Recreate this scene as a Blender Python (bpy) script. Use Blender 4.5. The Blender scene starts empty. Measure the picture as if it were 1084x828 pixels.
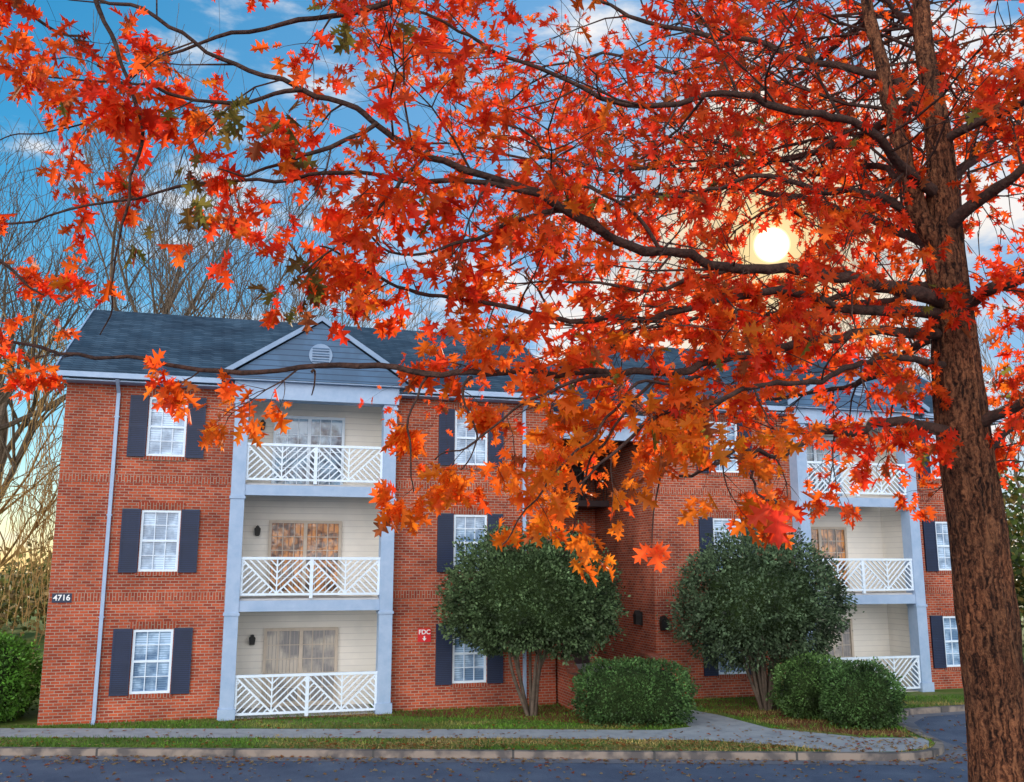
import bpy, math, random
from mathutils import Vector, Matrix, noise
import numpy as np
R = random.Random(7)
scene = bpy.context.scene
col = scene.collection
scene.view_settings.view_transform = 'Standard'
scene.view_settings.look = 'None'
scene.view_settings.exposure = 0
T = math.radians(10.5); CT, ST = math.cos(T), math.sin(T); H = 3.9

def P(a, b, d):
    """point on a sight line of the survey photo, at distance d"""
    x = (a-542)/1000*d; up = (414-b)/1000*d
    return Vector((x, CT*d-ST*up, H+ST*d+CT*up))
EL, AZ = math.radians(18.6), math.radians(16.06)
sd = Vector((math.cos(EL)*math.sin(AZ), math.cos(EL)*math.cos(AZ), math.sin(EL)))

# ------------------------------------------------------------ materials
def newmat(name):
    m = bpy.data.materials.new(name); m.use_nodes = True
    nt = m.node_tree; nt.nodes.clear()
    out = nt.nodes.new('ShaderNodeOutputMaterial')
    return m, nt, out
def N(nt, t, **kw):
    n = nt.nodes.new(t)
    for k, v in kw.items(): setattr(n, k, v)
    return n
def L(nt, a, b): nt.links.new(a, b)
def ramp(nt, stops):
    r = N(nt, 'ShaderNodeValToRGB'); e = r.color_ramp.elements
    while len(e) < len(stops): e.new(0.5)
    for i, (p, c) in enumerate(stops):
        e[i].position = p; e[i].color = (*c, 1)
    return r
def noisy(name, c1, c2, scale=5, rough=0.8, bump=0.3, detail=6, c3=None, spec=0.3, stretch=(1,1,1), bscale=None, bdist=0.02):
    m, nt, out = newmat(name)
    tc = N(nt, 'ShaderNodeTexCoord'); mp = N(nt, 'ShaderNodeMapping'); mp.inputs['Scale'].default_value = stretch
    L(nt, tc.outputs['Object'], mp.inputs[0])
    nz = N(nt, 'ShaderNodeTexNoise'); nz.inputs['Scale'].default_value = scale; nz.inputs['Detail'].default_value = detail
    nz.inputs['Roughness'].default_value = 0.65
    L(nt, mp.outputs[0], nz.inputs['Vector'])
    st = [(0.3, c1), (0.7, c2)] if c3 is None else [(0.28, c1), (0.5, c2), (0.72, c3)]
    r = ramp(nt, st); L(nt, nz.outputs['Fac'], r.inputs[0])
    b = N(nt, 'ShaderNodeBsdfPrincipled'); b.inputs['Roughness'].default_value = rough
    b.inputs['Specular IOR Level'].default_value = spec
    L(nt, r.outputs[0], b.inputs['Base Color'])
    if bump:
        n2 = N(nt, 'ShaderNodeTexNoise'); n2.inputs['Scale'].default_value = bscale or scale*6; n2.inputs['Detail'].default_value = 3
        L(nt, mp.outputs[0], n2.inputs['Vector'])
        bp = N(nt, 'ShaderNodeBump'); bp.inputs['Strength'].default_value = bump; bp.inputs['Distance'].default_value = bdist
        L(nt, n2.outputs['Fac'], bp.inputs['Height']); L(nt, bp.outputs[0], b.inputs['Normal'])
    L(nt, b.outputs[0], out.inputs[0])
    return m
def brickmat(name, c1, c2, mortar, bw=0.215, bh=0.075, ms=0.009, vertical=False, tint=True, rough=0.85):
    m, nt, out = newmat(name)
    tc = N(nt, 'ShaderNodeTexCoord'); sp = N(nt, 'ShaderNodeSeparateXYZ'); L(nt, tc.outputs['Object'], sp.inputs[0])
    ad = N(nt, 'ShaderNodeMath', operation='ADD'); L(nt, sp.outputs[0], ad.inputs[0]); L(nt, sp.outputs[1], ad.inputs[1])
    cb = N(nt, 'ShaderNodeCombineXYZ')
    if vertical:
        L(nt, sp.outputs[2], cb.inputs[0]); L(nt, ad.outputs[0], cb.inputs[1])
    else:
        L(nt, ad.outputs[0], cb.inputs[0]); L(nt, sp.outputs[2], cb.inputs[1])
    br = N(nt, 'ShaderNodeTexBrick'); L(nt, cb.outputs[0], br.inputs['Vector'])
    br.inputs['Scale'].default_value = 1; br.inputs['Brick Width'].default_value = bw; br.inputs['Row Height'].default_value = bh
    br.inputs['Mortar Size'].default_value = ms; br.inputs['Mortar Smooth'].default_value = 0.1; br.inputs['Bias'].default_value = -0.1
    br.inputs['Color1'].default_value = (*c1, 1); br.inputs['Color2'].default_value = (*c2, 1); br.inputs['Mortar'].default_value = (*mortar, 1)
    nz = N(nt, 'ShaderNodeTexNoise'); nz.inputs['Scale'].default_value = 0.9; nz.inputs['Detail'].default_value = 8; L(nt, tc.outputs['Object'], nz.inputs['Vector'])
    r = ramp(nt, [(0.3, (0.58, 0.56, 0.57)), (0.7, (1.15, 1.12, 1.08))]); L(nt, nz.outputs['Fac'], r.inputs[0])
    mx = N(nt, 'ShaderNodeMix', data_type='RGBA', blend_type='MULTIPLY'); mx.inputs[0].default_value = 1
    L(nt, br.outputs['Color'], mx.inputs[6]); L(nt, r.outputs[0], mx.inputs[7])
    b = N(nt, 'ShaderNodeBsdfPrincipled'); b.inputs['Roughness'].default_value = rough; b.inputs['Specular IOR Level'].default_value = 0.2
    L(nt, mx.outputs[2], b.inputs['Base Color'])
    bp = N(nt, 'ShaderNodeBump', invert=True); bp.inputs['Strength'].default_value = 0.6; bp.inputs['Distance'].default_value = 0.01
    L(nt, br.outputs['Fac'], bp.inputs['Height']); L(nt, bp.outputs[0], b.inputs['Normal'])
    L(nt, b.outputs[0], out.inputs[0]); return m
def stripemat(name, base, dark, period, width, rough=0.6, axis=2, reflect=0.0, noisecol=None, nscale=1.7):
    m, nt, out = newmat(name)
    tc = N(nt, 'ShaderNodeTexCoord'); sp = N(nt, 'ShaderNodeSeparateXYZ'); L(nt, tc.outputs['Object'], sp.inputs[0])
    md = N(nt, 'ShaderNodeMath', operation='MODULO'); ad = N(nt, 'ShaderNodeMath', operation='ADD'); ad.inputs[1].default_value = 100*period
    L(nt, sp.outputs[axis], ad.inputs[0]); L(nt, ad.outputs[0], md.inputs[0]); md.inputs[1].default_value = period
    lt = N(nt, 'ShaderNodeMath', operation='LESS_THAN'); L(nt, md.outputs[0], lt.inputs[0]); lt.inputs[1].default_value = width
    nz = N(nt, 'ShaderNodeTexNoise'); nz.inputs['Scale'].default_value = nscale; nz.inputs['Detail'].default_value = 5
    wn = N(nt, 'ShaderNodeVectorMath', operation='ADD'); oi = N(nt, 'ShaderNodeObjectInfo')
    L(nt, tc.outputs['Object'], wn.inputs[0]); L(nt, oi.outputs['Location'], wn.inputs[1]); L(nt, wn.outputs[0], nz.inputs['Vector'])
    r = ramp(nt, [(0.42, noisecol or tuple(0.8*c for c in base)), (0.58, base)]); L(nt, nz.outputs['Fac'], r.inputs[0])
    mx = N(nt, 'ShaderNodeMix', data_type='RGBA'); L(nt, lt.outputs[0], mx.inputs[0]); L(nt, r.outputs[0], mx.inputs[6]); mx.inputs[7].default_value = (*dark, 1)
    b = N(nt, 'ShaderNodeBsdfPrincipled'); b.inputs['Roughness'].default_value = rough
    b.inputs['Coat Weight'].default_value = reflect; b.inputs['Coat Roughness'].default_value = 0.02
    L(nt, mx.outputs[2], b.inputs['Base Color']); L(nt, b.outputs[0], out.inputs[0]); return m
def leafmat(name, trans=0.5, rough=0.5, gain=1.0):
    m, nt, out = newmat(name)
    at = N(nt, 'ShaderNodeAttribute', attribute_name='Col')
    b = N(nt, 'ShaderNodeBsdfPrincipled'); b.inputs['Roughness'].default_value = rough; b.inputs['Specular IOR Level'].default_value = 0.25
    dk = N(nt, 'ShaderNodeVectorMath', operation='SCALE'); dk.inputs['Scale'].default_value = gain; L(nt, at.outputs['Color'], dk.inputs[0])
    L(nt, dk.outputs[0], b.inputs['Base Color'])
    tr = N(nt, 'ShaderNodeBsdfTranslucent'); L(nt, at.outputs['Color'], tr.inputs[0])
    mx = N(nt, 'ShaderNodeMixShader'); mx.inputs[0].default_value = trans
    L(nt, b.outputs[0], mx.inputs[1]); L(nt, tr.outputs[0], mx.inputs[2]); L(nt, mx.outputs[0], out.inputs[0]); return m
def barkmat(name):
    m, nt, out = newmat(name)
    tc = N(nt, 'ShaderNodeTexCoord'); mp = N(nt, 'ShaderNodeMapping'); mp.inputs['Scale'].default_value = (1, 1, 0.13)
    L(nt, tc.outputs['Object'], mp.inputs[0])
    n0 = N(nt, 'ShaderNodeTexNoise'); n0.inputs['Scale'].default_value = 12; n0.inputs['Detail'].default_value = 5; L(nt, tc.outputs['Object'], n0.inputs['Vector'])
    sc = N(nt, 'ShaderNodeVectorMath', operation='SCALE'); sc.inputs['Scale'].default_value = 0.08; L(nt, n0.outputs['Color'], sc.inputs[0])
    ad = N(nt, 'ShaderNodeVectorMath', operation='ADD'); L(nt, mp.outputs[0], ad.inputs[0]); L(nt, sc.outputs[0], ad.inputs[1])
    vo = N(nt, 'ShaderNodeTexNoise'); vo.inputs['Scale'].default_value = 41; vo.inputs['Detail'].default_value = 4; vo.inputs['Roughness'].default_value = 0.6; L(nt, ad.outputs[0], vo.inputs['Vector'])
    nz = N(nt, 'ShaderNodeTexNoise'); nz.inputs['Scale'].default_value = 48; nz.inputs['Detail'].default_value = 5; L(nt, tc.outputs['Object'], nz.inputs['Vector'])
    n3 = N(nt, 'ShaderNodeTexNoise'); n3.inputs['Scale'].default_value = 2.2; n3.inputs['Detail'].default_value = 4; L(nt, tc.outputs['Object'], n3.inputs['Vector'])
    r = ramp(nt, [(0.37, (0.016, 0.008, 0.006)), (0.47, (0.105, 0.046, 0.027)), (0.64, (0.30, 0.145, 0.08))]); L(nt, vo.outputs['Fac'], r.inputs[0])
    r2 = ramp(nt, [(0.3, (0.6, 0.56, 0.58)), (0.7, (1.2, 1.12, 1.0))]); L(nt, nz.outputs['Fac'], r2.inputs[0])
    r3 = ramp(nt, [(0.35, (0.62, 0.62, 0.62)), (0.65, (1.15, 1.0, 0.9))]); L(nt, n3.outputs['Fac'], r3.inputs[0])
    mx = N(nt, 'ShaderNodeMix', data_type='RGBA', blend_type='MULTIPLY'); mx.inputs[0].default_value = 1; L(nt, r.outputs[0], mx.inputs[6]); L(nt, r2.outputs[0], mx.inputs[7])
    my = N(nt, 'ShaderNodeMix', data_type='RGBA', blend_type='MULTIPLY'); my.inputs[0].default_value = 1; L(nt, mx.outputs[2], my.inputs[6]); L(nt, r3.outputs[0], my.inputs[7])
    b = N(nt, 'ShaderNodeBsdfPrincipled'); b.inputs['Roughness'].default_value = 0.9; b.inputs['Specular IOR Level'].default_value = 0.2
    L(nt, my.outputs[2], b.inputs['Base Color'])
    mh = N(nt, 'ShaderNodeMath', operation='ADD'); L(nt, vo.outputs['Fac'], mh.inputs[0])
    ms = N(nt, 'ShaderNodeMath', operation='MULTIPLY'); ms.inputs[1].default_value = 0.25; L(nt, nz.outputs['Fac'], ms.inputs[0]); L(nt, ms.outputs[0], mh.inputs[1])
    bp = N(nt, 'ShaderNodeBump'); bp.inputs['Strength'].default_value = 1.0; bp.inputs['Distance'].default_value = 0.045
    L(nt, mh.outputs[0], bp.inputs['Height']); L(nt, bp.outputs[0], b.inputs['Normal']); L(nt, b.outputs[0], out.inputs[0]); return m

M = {}
M['brick'] = brickmat('red_brick', (0.52, 0.10, 0.042), (0.26, 0.04, 0.023), (0.40, 0.30, 0.24))
M['soldier'] = brickmat('soldier_brick', (0.44, 0.08, 0.034), (0.26, 0.042, 0.024), (0.38, 0.29, 0.23), vertical=True)
M['shingle'] = brickmat('roof_shingle', (0.035, 0.07, 0.115), (0.07, 0.12, 0.18), (0.015, 0.03, 0.055), bw=0.3, bh=0.09, ms=0.008, rough=0.75)
M['gableface'] = stripemat('gable_siding_paint', (0.06, 0.14, 0.26), (0.02, 0.05, 0.11), 0.16, 0.025)
M['siding'] = stripemat('cream_siding', (0.86, 0.82, 0.75), (0.64, 0.61, 0.57), 0.18, 0.015, noisecol=(0.80, 0.77, 0.71))
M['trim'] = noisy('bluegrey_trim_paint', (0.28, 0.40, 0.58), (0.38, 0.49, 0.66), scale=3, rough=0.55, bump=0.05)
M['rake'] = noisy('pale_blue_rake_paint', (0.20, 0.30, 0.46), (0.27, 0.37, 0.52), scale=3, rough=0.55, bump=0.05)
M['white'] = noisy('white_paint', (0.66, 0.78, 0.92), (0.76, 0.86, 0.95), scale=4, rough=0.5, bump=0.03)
M['tan'] = noisy('tan_door_frame', (0.50, 0.42, 0.34), (0.62, 0.54, 0.45), scale=4, rough=0.5, bump=0.03)
M['shutter'] = stripemat('navy_shutter_paint', (0.010, 0.024, 0.075), (0.004, 0.009, 0.028), 0.05, 0.015, rough=0.6)
M['blind'] = stripemat('blinds_behind_glass', (0.44, 0.62, 0.82), (0.15, 0.26, 0.42), 0.06, 0.016, rough=0.3, reflect=1.0, noisecol=(0.07, 0.15, 0.27), nscale=2.2)
M['doorglass'] = stripemat('curtain_and_painted_reflection', (0.66, 0.28, 0.08), (0.24, 0.09, 0.03), 0.16, 0.04, rough=0.2, axis=0, reflect=1.0, noisecol=(0.06, 0.03, 0.02), nscale=3.5)  # curtain stripes, with an orange-brown reflection painted into the colour
M['paleglass'] = stripemat('pale_blinds_behind_glass', (0.60, 0.54, 0.46), (0.36, 0.33, 0.31), 0.10, 0.02, rough=0.2, axis=0, reflect=1.0, noisecol=(0.26, 0.25, 0.25), nscale=1.6)
M['blueglass'] = stripemat('clear_door_glass', (0.30, 0.46, 0.62), (0.20, 0.32, 0.46), 0.6, 0.02, rough=0.1, axis=0, reflect=1.0, noisecol=(0.05, 0.08, 0.12), nscale=2.0)
M['door_hallshade'] = noisy('dark_door_and_hall_shade', (0.03, 0.02, 0.025), (0.06, 0.03, 0.03), scale=3, rough=0.6, bump=0)
M['black'] = noisy('black_metal', (0.012, 0.012, 0.012), (0.025, 0.025, 0.025), rough=0.5, bump=0)
M['concrete'] = noisy('concrete', (0.24, 0.26, 0.29), (0.36, 0.38, 0.41), scale=2.5, rough=0.9, bump=0.3, c3=(0.43, 0.44, 0.46))
M['slab'] = noisy('painted_slab', (0.42, 0.42, 0.44), (0.55, 0.54, 0.52), scale=2.5, rough=0.9, bump=0.1)
M['asphalt'] = noisy('asphalt', (0.06, 0.085, 0.14), (0.09, 0.12, 0.185), scale=0.8, rough=0.85, bump=0.6, bscale=60, c3=(0.13, 0.165, 0.23))
M['grass'] = noisy('grass', (0.05, 0.10, 0.014), (0.10, 0.17, 0.022), scale=0.9, rough=0.95, bump=0.5, c3=(0.24, 0.18, 0.07))
M['earth'] = noisy('earth', (0.05, 0.06, 0.02), (0.12, 0.11, 0.04), scale=0.3, rough=0.95, bump=0.4)
M['mulch'] = noisy('mulch', (0.10, 0.028, 0.015), (0.24, 0.07, 0.035), scale=14, rough=0.95, bump=1.0, bscale=50)
M['bark'] = barkmat('oak_bark')
M['branchbark'] = noisy('branch_bark', (0.018, 0.010, 0.009), (0.085, 0.045, 0.034), scale=14, rough=0.9, bump=0.9, bscale=40)
M['greybark'] = noisy('warm_grey_bark', (0.09, 0.065, 0.05), (0.20, 0.145, 0.10), scale=6, rough=0.9, bump=0)
M['stembark'] = noisy('shrub_stem_bark', (0.06, 0.045, 0.035), (0.16, 0.12, 0.09), scale=6, rough=0.9, bump=0.3)
M['goldbark'] = noisy('golden_twig', (0.22, 0.13, 0.04), (0.40, 0.25, 0.09), scale=6, rough=0.9, bump=0)
M['leaf'] = leafmat('oak_leaf', 0.72, 0.5, 0.95)
M['bushleaf'] = leafmat('shrub_leaf', 0.25, 0.5)
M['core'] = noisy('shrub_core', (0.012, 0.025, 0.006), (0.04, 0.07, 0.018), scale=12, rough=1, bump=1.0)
M['red'] = noisy('red_sign_paint', (0.60, 0.015, 0.02), (0.7, 0.03, 0.03), rough=0.4, bump=0)
M['navyplate'] = noisy('dark_plate', (0.02, 0.03, 0.06), (0.03, 0.04, 0.08), rough=0.4, bump=0)
M['letter'] = noisy('white_lettering', (0.8, 0.8, 0.8), (0.85, 0.85, 0.85), rough=0.5, bump=0)

# ------------------------------------------------------------ mesh builder
class B:
    def __init__(s): s.v = []; s.f = []; s.m = []
    def face(s, pts, m=0):
        i = len(s.v); s.v += [tuple(p) for p in pts]; s.f.append(tuple(range(i, i+len(pts)))); s.m.append(m)
    def box(s, x0, x1, y0, y1, z0, z1, m=0):
        i = len(s.v)
        s.v += [(x0,y0,z0),(x1,y0,z0),(x1,y1,z0),(x0,y1,z0),(x0,y0,z1),(x1,y0,z1),(x1,y1,z1),(x0,y1,z1)]
        for q in [(0,3,2,1),(4,5,6,7),(0,1,5,4),(1,2,6,5),(2,3,7,6),(3,0,4,7)]:
            s.f.append(tuple(i+k for k in q)); s.m.append(m)
    def prism(s, sec, x0, x1, axis='x', m=0, caps=0):
        n = len(sec)
        def pt(a, q): return (a, q[0], q[1]) if axis == 'x' else (q[0], a, q[1])
        i = len(s.v); s.v += [pt(x0, q) for q in sec]+[pt(x1, q) for q in sec]
        for k in range(n):
            s.f.append((i+k, i+(k+1) % n, i+n+(k+1) % n, i+n+k)); s.m.append(m)
        s.f.append(tuple(i+k for k in reversed(range(n)))); s.m.append(caps)
        s.f.append(tuple(i+n+k for k in range(n))); s.m.append(caps)
    def slat(s, p, q, w, y0, y1, m=0):
        (x0, z0), (x1, z1) = p, q
        d = Vector((x1-x0, z1-z0)); l = d.length
        if l < 0.02: return
        n = Vector((-d.y, d.x))/l*w/2
        s.prism([(x0-n.x, z0-n.y), (x1-n.x, z1-n.y), (x1+n.x, z1+n.y), (x0+n.x, z0+n.y)], y0, y1, 'y', m, m)
    def tube(s, pts, rad, n=6, m=0):
        k = len(pts); up = None; base = len(s.v)
        for i in range(k):
            t = (pts[min(i+1, k-1)]-pts[max(i-1, 0)])
            if t.length < 1e-6: t = Vector((0, 0, 1))
            t.normalize()
            if up is None:
                up = t.orthogonal().normalized()
            else:
                up = (up - t*up.dot(t))
                up = up.normalized() if up.length > 1e-4 else t.orthogonal().normalized()
            bi = t.cross(up)
            for j in range(n):
                a = 2*math.pi*j/n
                p = pts[i]+(up*math.cos(a)+bi*math.sin(a))*rad[i]
                s.v.append((p.x, p.y, p.z))
        for i in range(k-1):
            for j in range(n):
                a = base+i*n+j; b = base+i*n+(j+1) % n
                s.f.append((a, b, b+n, a+n)); s.m.append(m)
        s.f.append(tuple(base+(k-1)*n+j for j in range(n))); s.m.append(m)
    def mesh(s, name, mats, smooth=False):
        me = bpy.data.meshes.new(name); me.from_pydata(s.v, [], s.f)
        for mt in mats: me.materials.append(M[mt])
        me.polygons.foreach_set('material_index', s.m)
        if smooth: me.polygons.foreach_set('use_smooth', [True]*len(s.f))
        me.update(); return me
    def obj(s, name, mats, parent=None, loc=None, smooth=False):
        return add(name, s.mesh(name, mats, smooth), parent, loc)
def add(name, me, parent=None, loc=None):
    o = bpy.data.objects.new(name, me); col.objects.link(o)
    if parent: o.parent = parent
    if loc: o.location = loc
    return o
def empty(name, loc, rot=0, label=None, cat=None, group=None):
    o = bpy.data.objects.new(name, None); o.empty_display_size = 0.3; col.objects.link(o)
    o.location = loc; o.rotation_euler = (0, 0, rot)
    if label: o['label'] = label; o['category'] = cat
    if group: o['group'] = group
    return o
def structure(o, label=None, kind='structure'):
    o['kind'] = kind
    if label: o['label'] = label
    o['category'] = o.name.split('.')[0].replace('_', ' ')
    return o

# ------------------------------------------------------------ building
ANG = math.radians(15.5)
bld = empty('apartment_building', (-11.8, 24.6, 0), ANG, 'three-storey red brick apartment building with white balconies behind a lawn', 'building')
def wall_holes(b, x0, x1, z0, z1, holes, y=0, rev=0.12, m=0):
    xs = sorted(set([x0, x1]+[h[0] for h in holes]+[h[1] for h in holes]))
    zs = sorted(set([z0, z1]+[h[2] for h in holes]+[h[3] for h in holes]))
    for i in range(len(xs)-1):
        for j in range(len(zs)-1):
            cx = (xs[i]+xs[i+1])/2; cz = (zs[j]+zs[j+1])/2
            if any(h[0] < cx < h[1] and h[2] < cz < h[3] for h in holes): continue
            b.face([(xs[i], y, zs[j]), (xs[i+1], y, zs[j]), (xs[i+1], y, zs[j+1]), (xs[i], y, zs[j+1])], m)
    for (a, c, d, e) in holes:
        b.face([(a, y, d), (a, y, e), (a, y+rev, e), (a, y+rev, d)], m)
        b.face([(c, y, d), (c, y+rev, d), (c, y+rev, e), (c, y, e)], m)
        b.face([(a, y, e), (c, y, e), (c, y+rev, e), (a, y+rev, e)], m)
        b.face([(a, y, d), (a, y+rev, d), (c, y+rev, d), (c, y, d)], m)
WZ = [(0.68, 2.28), (3.76, 5.36), (6.80, 8.40)]
WW = 0.49
EAVE = 8.72
def make_wing(x0, x1, wins, bay):
    b = B()
    holes = [(w-WW, w+WW, a, c) for w in wins for a, c in WZ] + [(bay-2.205, bay+2.205, -0.1, EAVE)]
    wall_holes(b, x0, x1, -0.1, EAVE, holes, rev=0.12)
    for x, s in ((x0, 1), (x1, -1)):
        b.face([(x, 0, -0.1), (x, 10, -0.1), (x, 10, EAVE), (x, 5, 11.7), (x, 0, EAVE)])
    b.face([(x0, 10, -0.1), (x1, 10, -0.1), (x1, 10, EAVE), (x0, 10, EAVE)])
    for z in (0.30,):
        for a, c in ((x0, bay-2.21), (bay+2.21, x1)):
            b.box(a, c, -0.025, -0.001, -0.1, z)
    b.obj('wall', ['brick'], bld)
    for z in (3.02, 6.08):
        for a, c in ((x0+0.003, bay-2.213), (bay+2.213, x1-0.003)):
            band = B(); band.box(a, c, -0.02, -0.001, z, z+0.2)
            band.obj('brick_band', ['soldier'], bld)
    b = B(); xa, xb = bay-2.19, bay+2.19
    b.face([(xa, 1.5, 0), (xb, 1.5, 0), (xb, 1.5, EAVE), (xa, 1.5, EAVE)])
    b.face([(xa, 0, 0), (xa, 1.5, 0), (xa, 1.5, EAVE), (xa, 0, EAVE)])
    b.face([(xb, 0, 0), (xb, 1.5, 0), (xb, 1.5, EAVE), (xb, 0, EAVE)])
    b.face([(xa, -0.4, 8.66), (xb, -0.4, 8.66), (xb, 1.5, 8.66), (xa, 1.5, 8.66)])
    b.obj('balcony_wall', ['siding'], bld)
    b = B()
    sec = [(-0.5, 8.87), (5, 12.0), (10.5, 8.87), (10.5, 8.73), (5, 11.86), (-0.5, 8.73)]
    b.prism(sec, x0-0.3, x1+0.3, 'x', 0, 1)
    roof = b.obj('roof', ['shingle', 'trim'], bld)
    b = B(); b.box(x0-0.3, x1+0.3, -0.48, 0, EAVE-0.03, EAVE+0.005)
    for a, c in ((x0-0.3, bay-2.6), (bay+2.6, x1+0.3)):
        b.box(a, c, -0.61, -0.503, 8.76, 8.90)
    for x in (x0-0.32, x1+0.28):
        for sgn in (0, 1):
            ys = [(-0.5, 8.70), (5, 11.83), (5, 12.03), (-0.5, 8.90)]
            if sgn: ys = [(10-y, z) for y, z in ys]
            b.prism(ys, x-0.003, x+0.04, 'x', 0, 0)
    b.obj('gutter', ['trim'], roof)
    b = B()
    hw, zf, zp = 2.62, 9.03, 10.75
    b.prism([(-hw, zf), (0, zp), (hw, zf), (hw, zf-0.12), (0, zp-0.12), (-hw, zf-0.12)], -0.78, 3.6, 'y', 0, 1)
    b.box(-hw+0.01, hw-0.01, -0.7, 0.3, zf-0.15, zf-0.12, 1)
    g = b.obj('gable', ['shingle', 'trim'], bld, (bay, 0, 0))
    f = B(); f.prism([(-hw+0.1, zf-0.115), (hw-0.1, zf-0.115), (0, zp-0.15)], -0.73, -0.3, 'y', 0, 0)
    f.obj('gable_face', ['gableface'], g)
    t = B()
    for s in (-1, 1):
        t.prism([(s*hw, zf-0.12), (0, zp-0.12), (0, zp+0.02), (s*(hw+0.03), zf+0.02)], -0.83, -0.785, 'y', 0, 0)
    t.obj('rake_board', ['rake'], g)
    v = B(); pts = [(0.32*math.cos(a), 9.66+0.32*math.sin(a)) for a in [2*math.pi*i/20 for i in range(20)]]
    v.prism(pts, -0.77, -0.733, 'y', 0, 0)
    for i in range(6): v.box(-0.23, 0.23, -0.79, -0.772, 9.45+i*0.075, 9.48+i*0.075, 1)
    v.obj('round_vent', ['rake', 'gableface'], g)
    for s in (-1, 1):
        c = B(); a0, a1 = (bay-2.205, bay-1.845) if s < 0 else (bay+1.845, bay+2.205)
        c.box(a0, a1, -0.45, -0.004, -0.1, 8.40)
        c.box(a0-0.04, a1+0.04, -0.49, -0.005, -0.1, 0.28)
        for z in (2.62, 5.68, 8.25): c.box(a0-0.03, a1+0.03, -0.48, -0.005, z, z+0.07)
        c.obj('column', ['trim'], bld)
    for z0, z1 in ((2.72, 3.0), (5.78, 6.06)):
        c = B(); c.box(bay-1.842, bay+1.842, -0.43, -0.30, z0, z1); c.obj('beam', ['trim'], bld)
    c = B(); c.box(bay-2.25, bay+2.25, -0.52, -0.01, 8.403, 8.87); c.obj('beam', ['trim'], bld)

def windata():
    w, h = WW*2, 1.6
    p = B(); p.face([(-w/2, 0.07, 0), (w/2, 0.07, 0), (w/2, 0.07, h), (-w/2, 0.07, h)]); pane = p.mesh('window', ['blind'])
    f = B(); fw = 0.06
    f.box(-w/2, -w/2+fw, 0.0, 0.065, 0, h); f.box(w/2-fw, w/2, 0.0, 0.065, 0, h)
    f.box(-w/2+fw, w/2-fw, 0.0, 0.065, h-fw, h); f.box(-w/2+fw, w/2-fw, 0.0, 0.065, 0, fw)
    f.box(-w/2+fw, w/2-fw, 0.01, 0.065, h/2-0.03, h/2+0.03)
    for k in (1, 2):
        x = -w/2+fw+(w-2*fw)*k/3
        f.box(x-0.011, x+0.011, 0.04, 0.068, fw, h-fw)
    for z in (h*0.26, h*0.755): f.box(-w/2+fw, w/2-fw, 0.042, 0.067, z-0.011, z+0.011)
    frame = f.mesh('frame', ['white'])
    s = B(); sw, sh = 0.46, 1.66
    s.box(-sw/2, sw/2, -0.05, -0.03, 0, sh, 1)
    s.box(-sw/2, -sw/2+0.05, -0.065, -0.003, 0, sh, 1); s.box(sw/2-0.05, sw/2, -0.065, -0.003, 0, sh, 1)
    for z in (0, sh/2-0.04, sh-0.08): s.box(-sw/2+0.05, sw/2-0.05, -0.064, -0.003, z, z+0.08, 1)
    for i in range(30):
        z = 0.1+i*0.051
        if abs(z-sh/2) < 0.06 or z > sh-0.1: continue
        s.box(-sw/2+0.05, sw/2-0.05, -0.06, -0.05, z, z+0.03)
    shut = s.mesh('shutter', ['shutter', 'shutter'])
    q = B(); q.box(-w/2-0.06, w/2+0.06, -0.05, 0.0, -0.11, -0.0); sill = q.mesh('sill', ['soldier'])
    l = B(); l.box(-w/2-0.1, w/2+0.1, -0.012, -0.001, h+0.0, h+0.2); lint = l.mesh('lintel', ['soldier'])
    return pane, frame, shut, sill, lint
WD = windata()
def make_window(x, z, lintel=True):
    w = add('window', WD[0], bld, (x, 0, z))
    add('frame', WD[1], w)
    add('shutter', WD[2], w, (-WW-0.25, 0, -0.03)); add('shutter', WD[2], w, (WW+0.25, 0, -0.03))
    add('sill', WD[3], w)
    if lintel: add('lintel', WD[4], w)
def raildata(width):
    r = B(); hw = width/2
    r.box(-hw, hw, -0.05, 0.03, 1.02, 1.09); r.box(-hw, hw, -0.03, 0.02, 0.08, 0.14)
    r.box(-0.045, 0.045, -0.045, 0.035, 0, 1.015)
    for s in (-1, 1): r.box(s*(hw-0.03)-0.03, s*(hw-0.03)+0.03, -0.03, 0.02, 0.143, 1.017)
    nsec = 4; sw = (width-0.06)/nsec; z0, z1 = 0.14, 1.02; h = z1-z0
    for k in range(nsec):
        xa = -hw+0.03+k*sw; xb = xa+sw
        flip = (k % 2 == 0)
        def pt(u, v):
            return ((xb-u*sw) if flip else (xa+u*sw), z0+v*h)
        if k in (1, 3): r.box(xa-0.018, xa+0.018, -0.025, 0.015, z0, z1)
        r.slat(pt(0, 0), pt(1, 1), 0.045, -0.024, 0.012)
        nl = 5
        for i in range(1, nl):
            c = i/nl
            r.slat(pt(0, c), pt(1-c, 1), 0.036, -0.02, 0.01)
        for i in range(1, 2*nl):
            c = i/nl
            if c <= 1: r.slat(pt(c/2, c/2), pt(c, 0), 0.036, -0.019, 0.009)
            else: r.slat(pt(c/2, c/2), pt(1, c-1), 0.036, -0.019, 0.009)
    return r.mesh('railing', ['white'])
RD = raildata(3.684)
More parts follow.
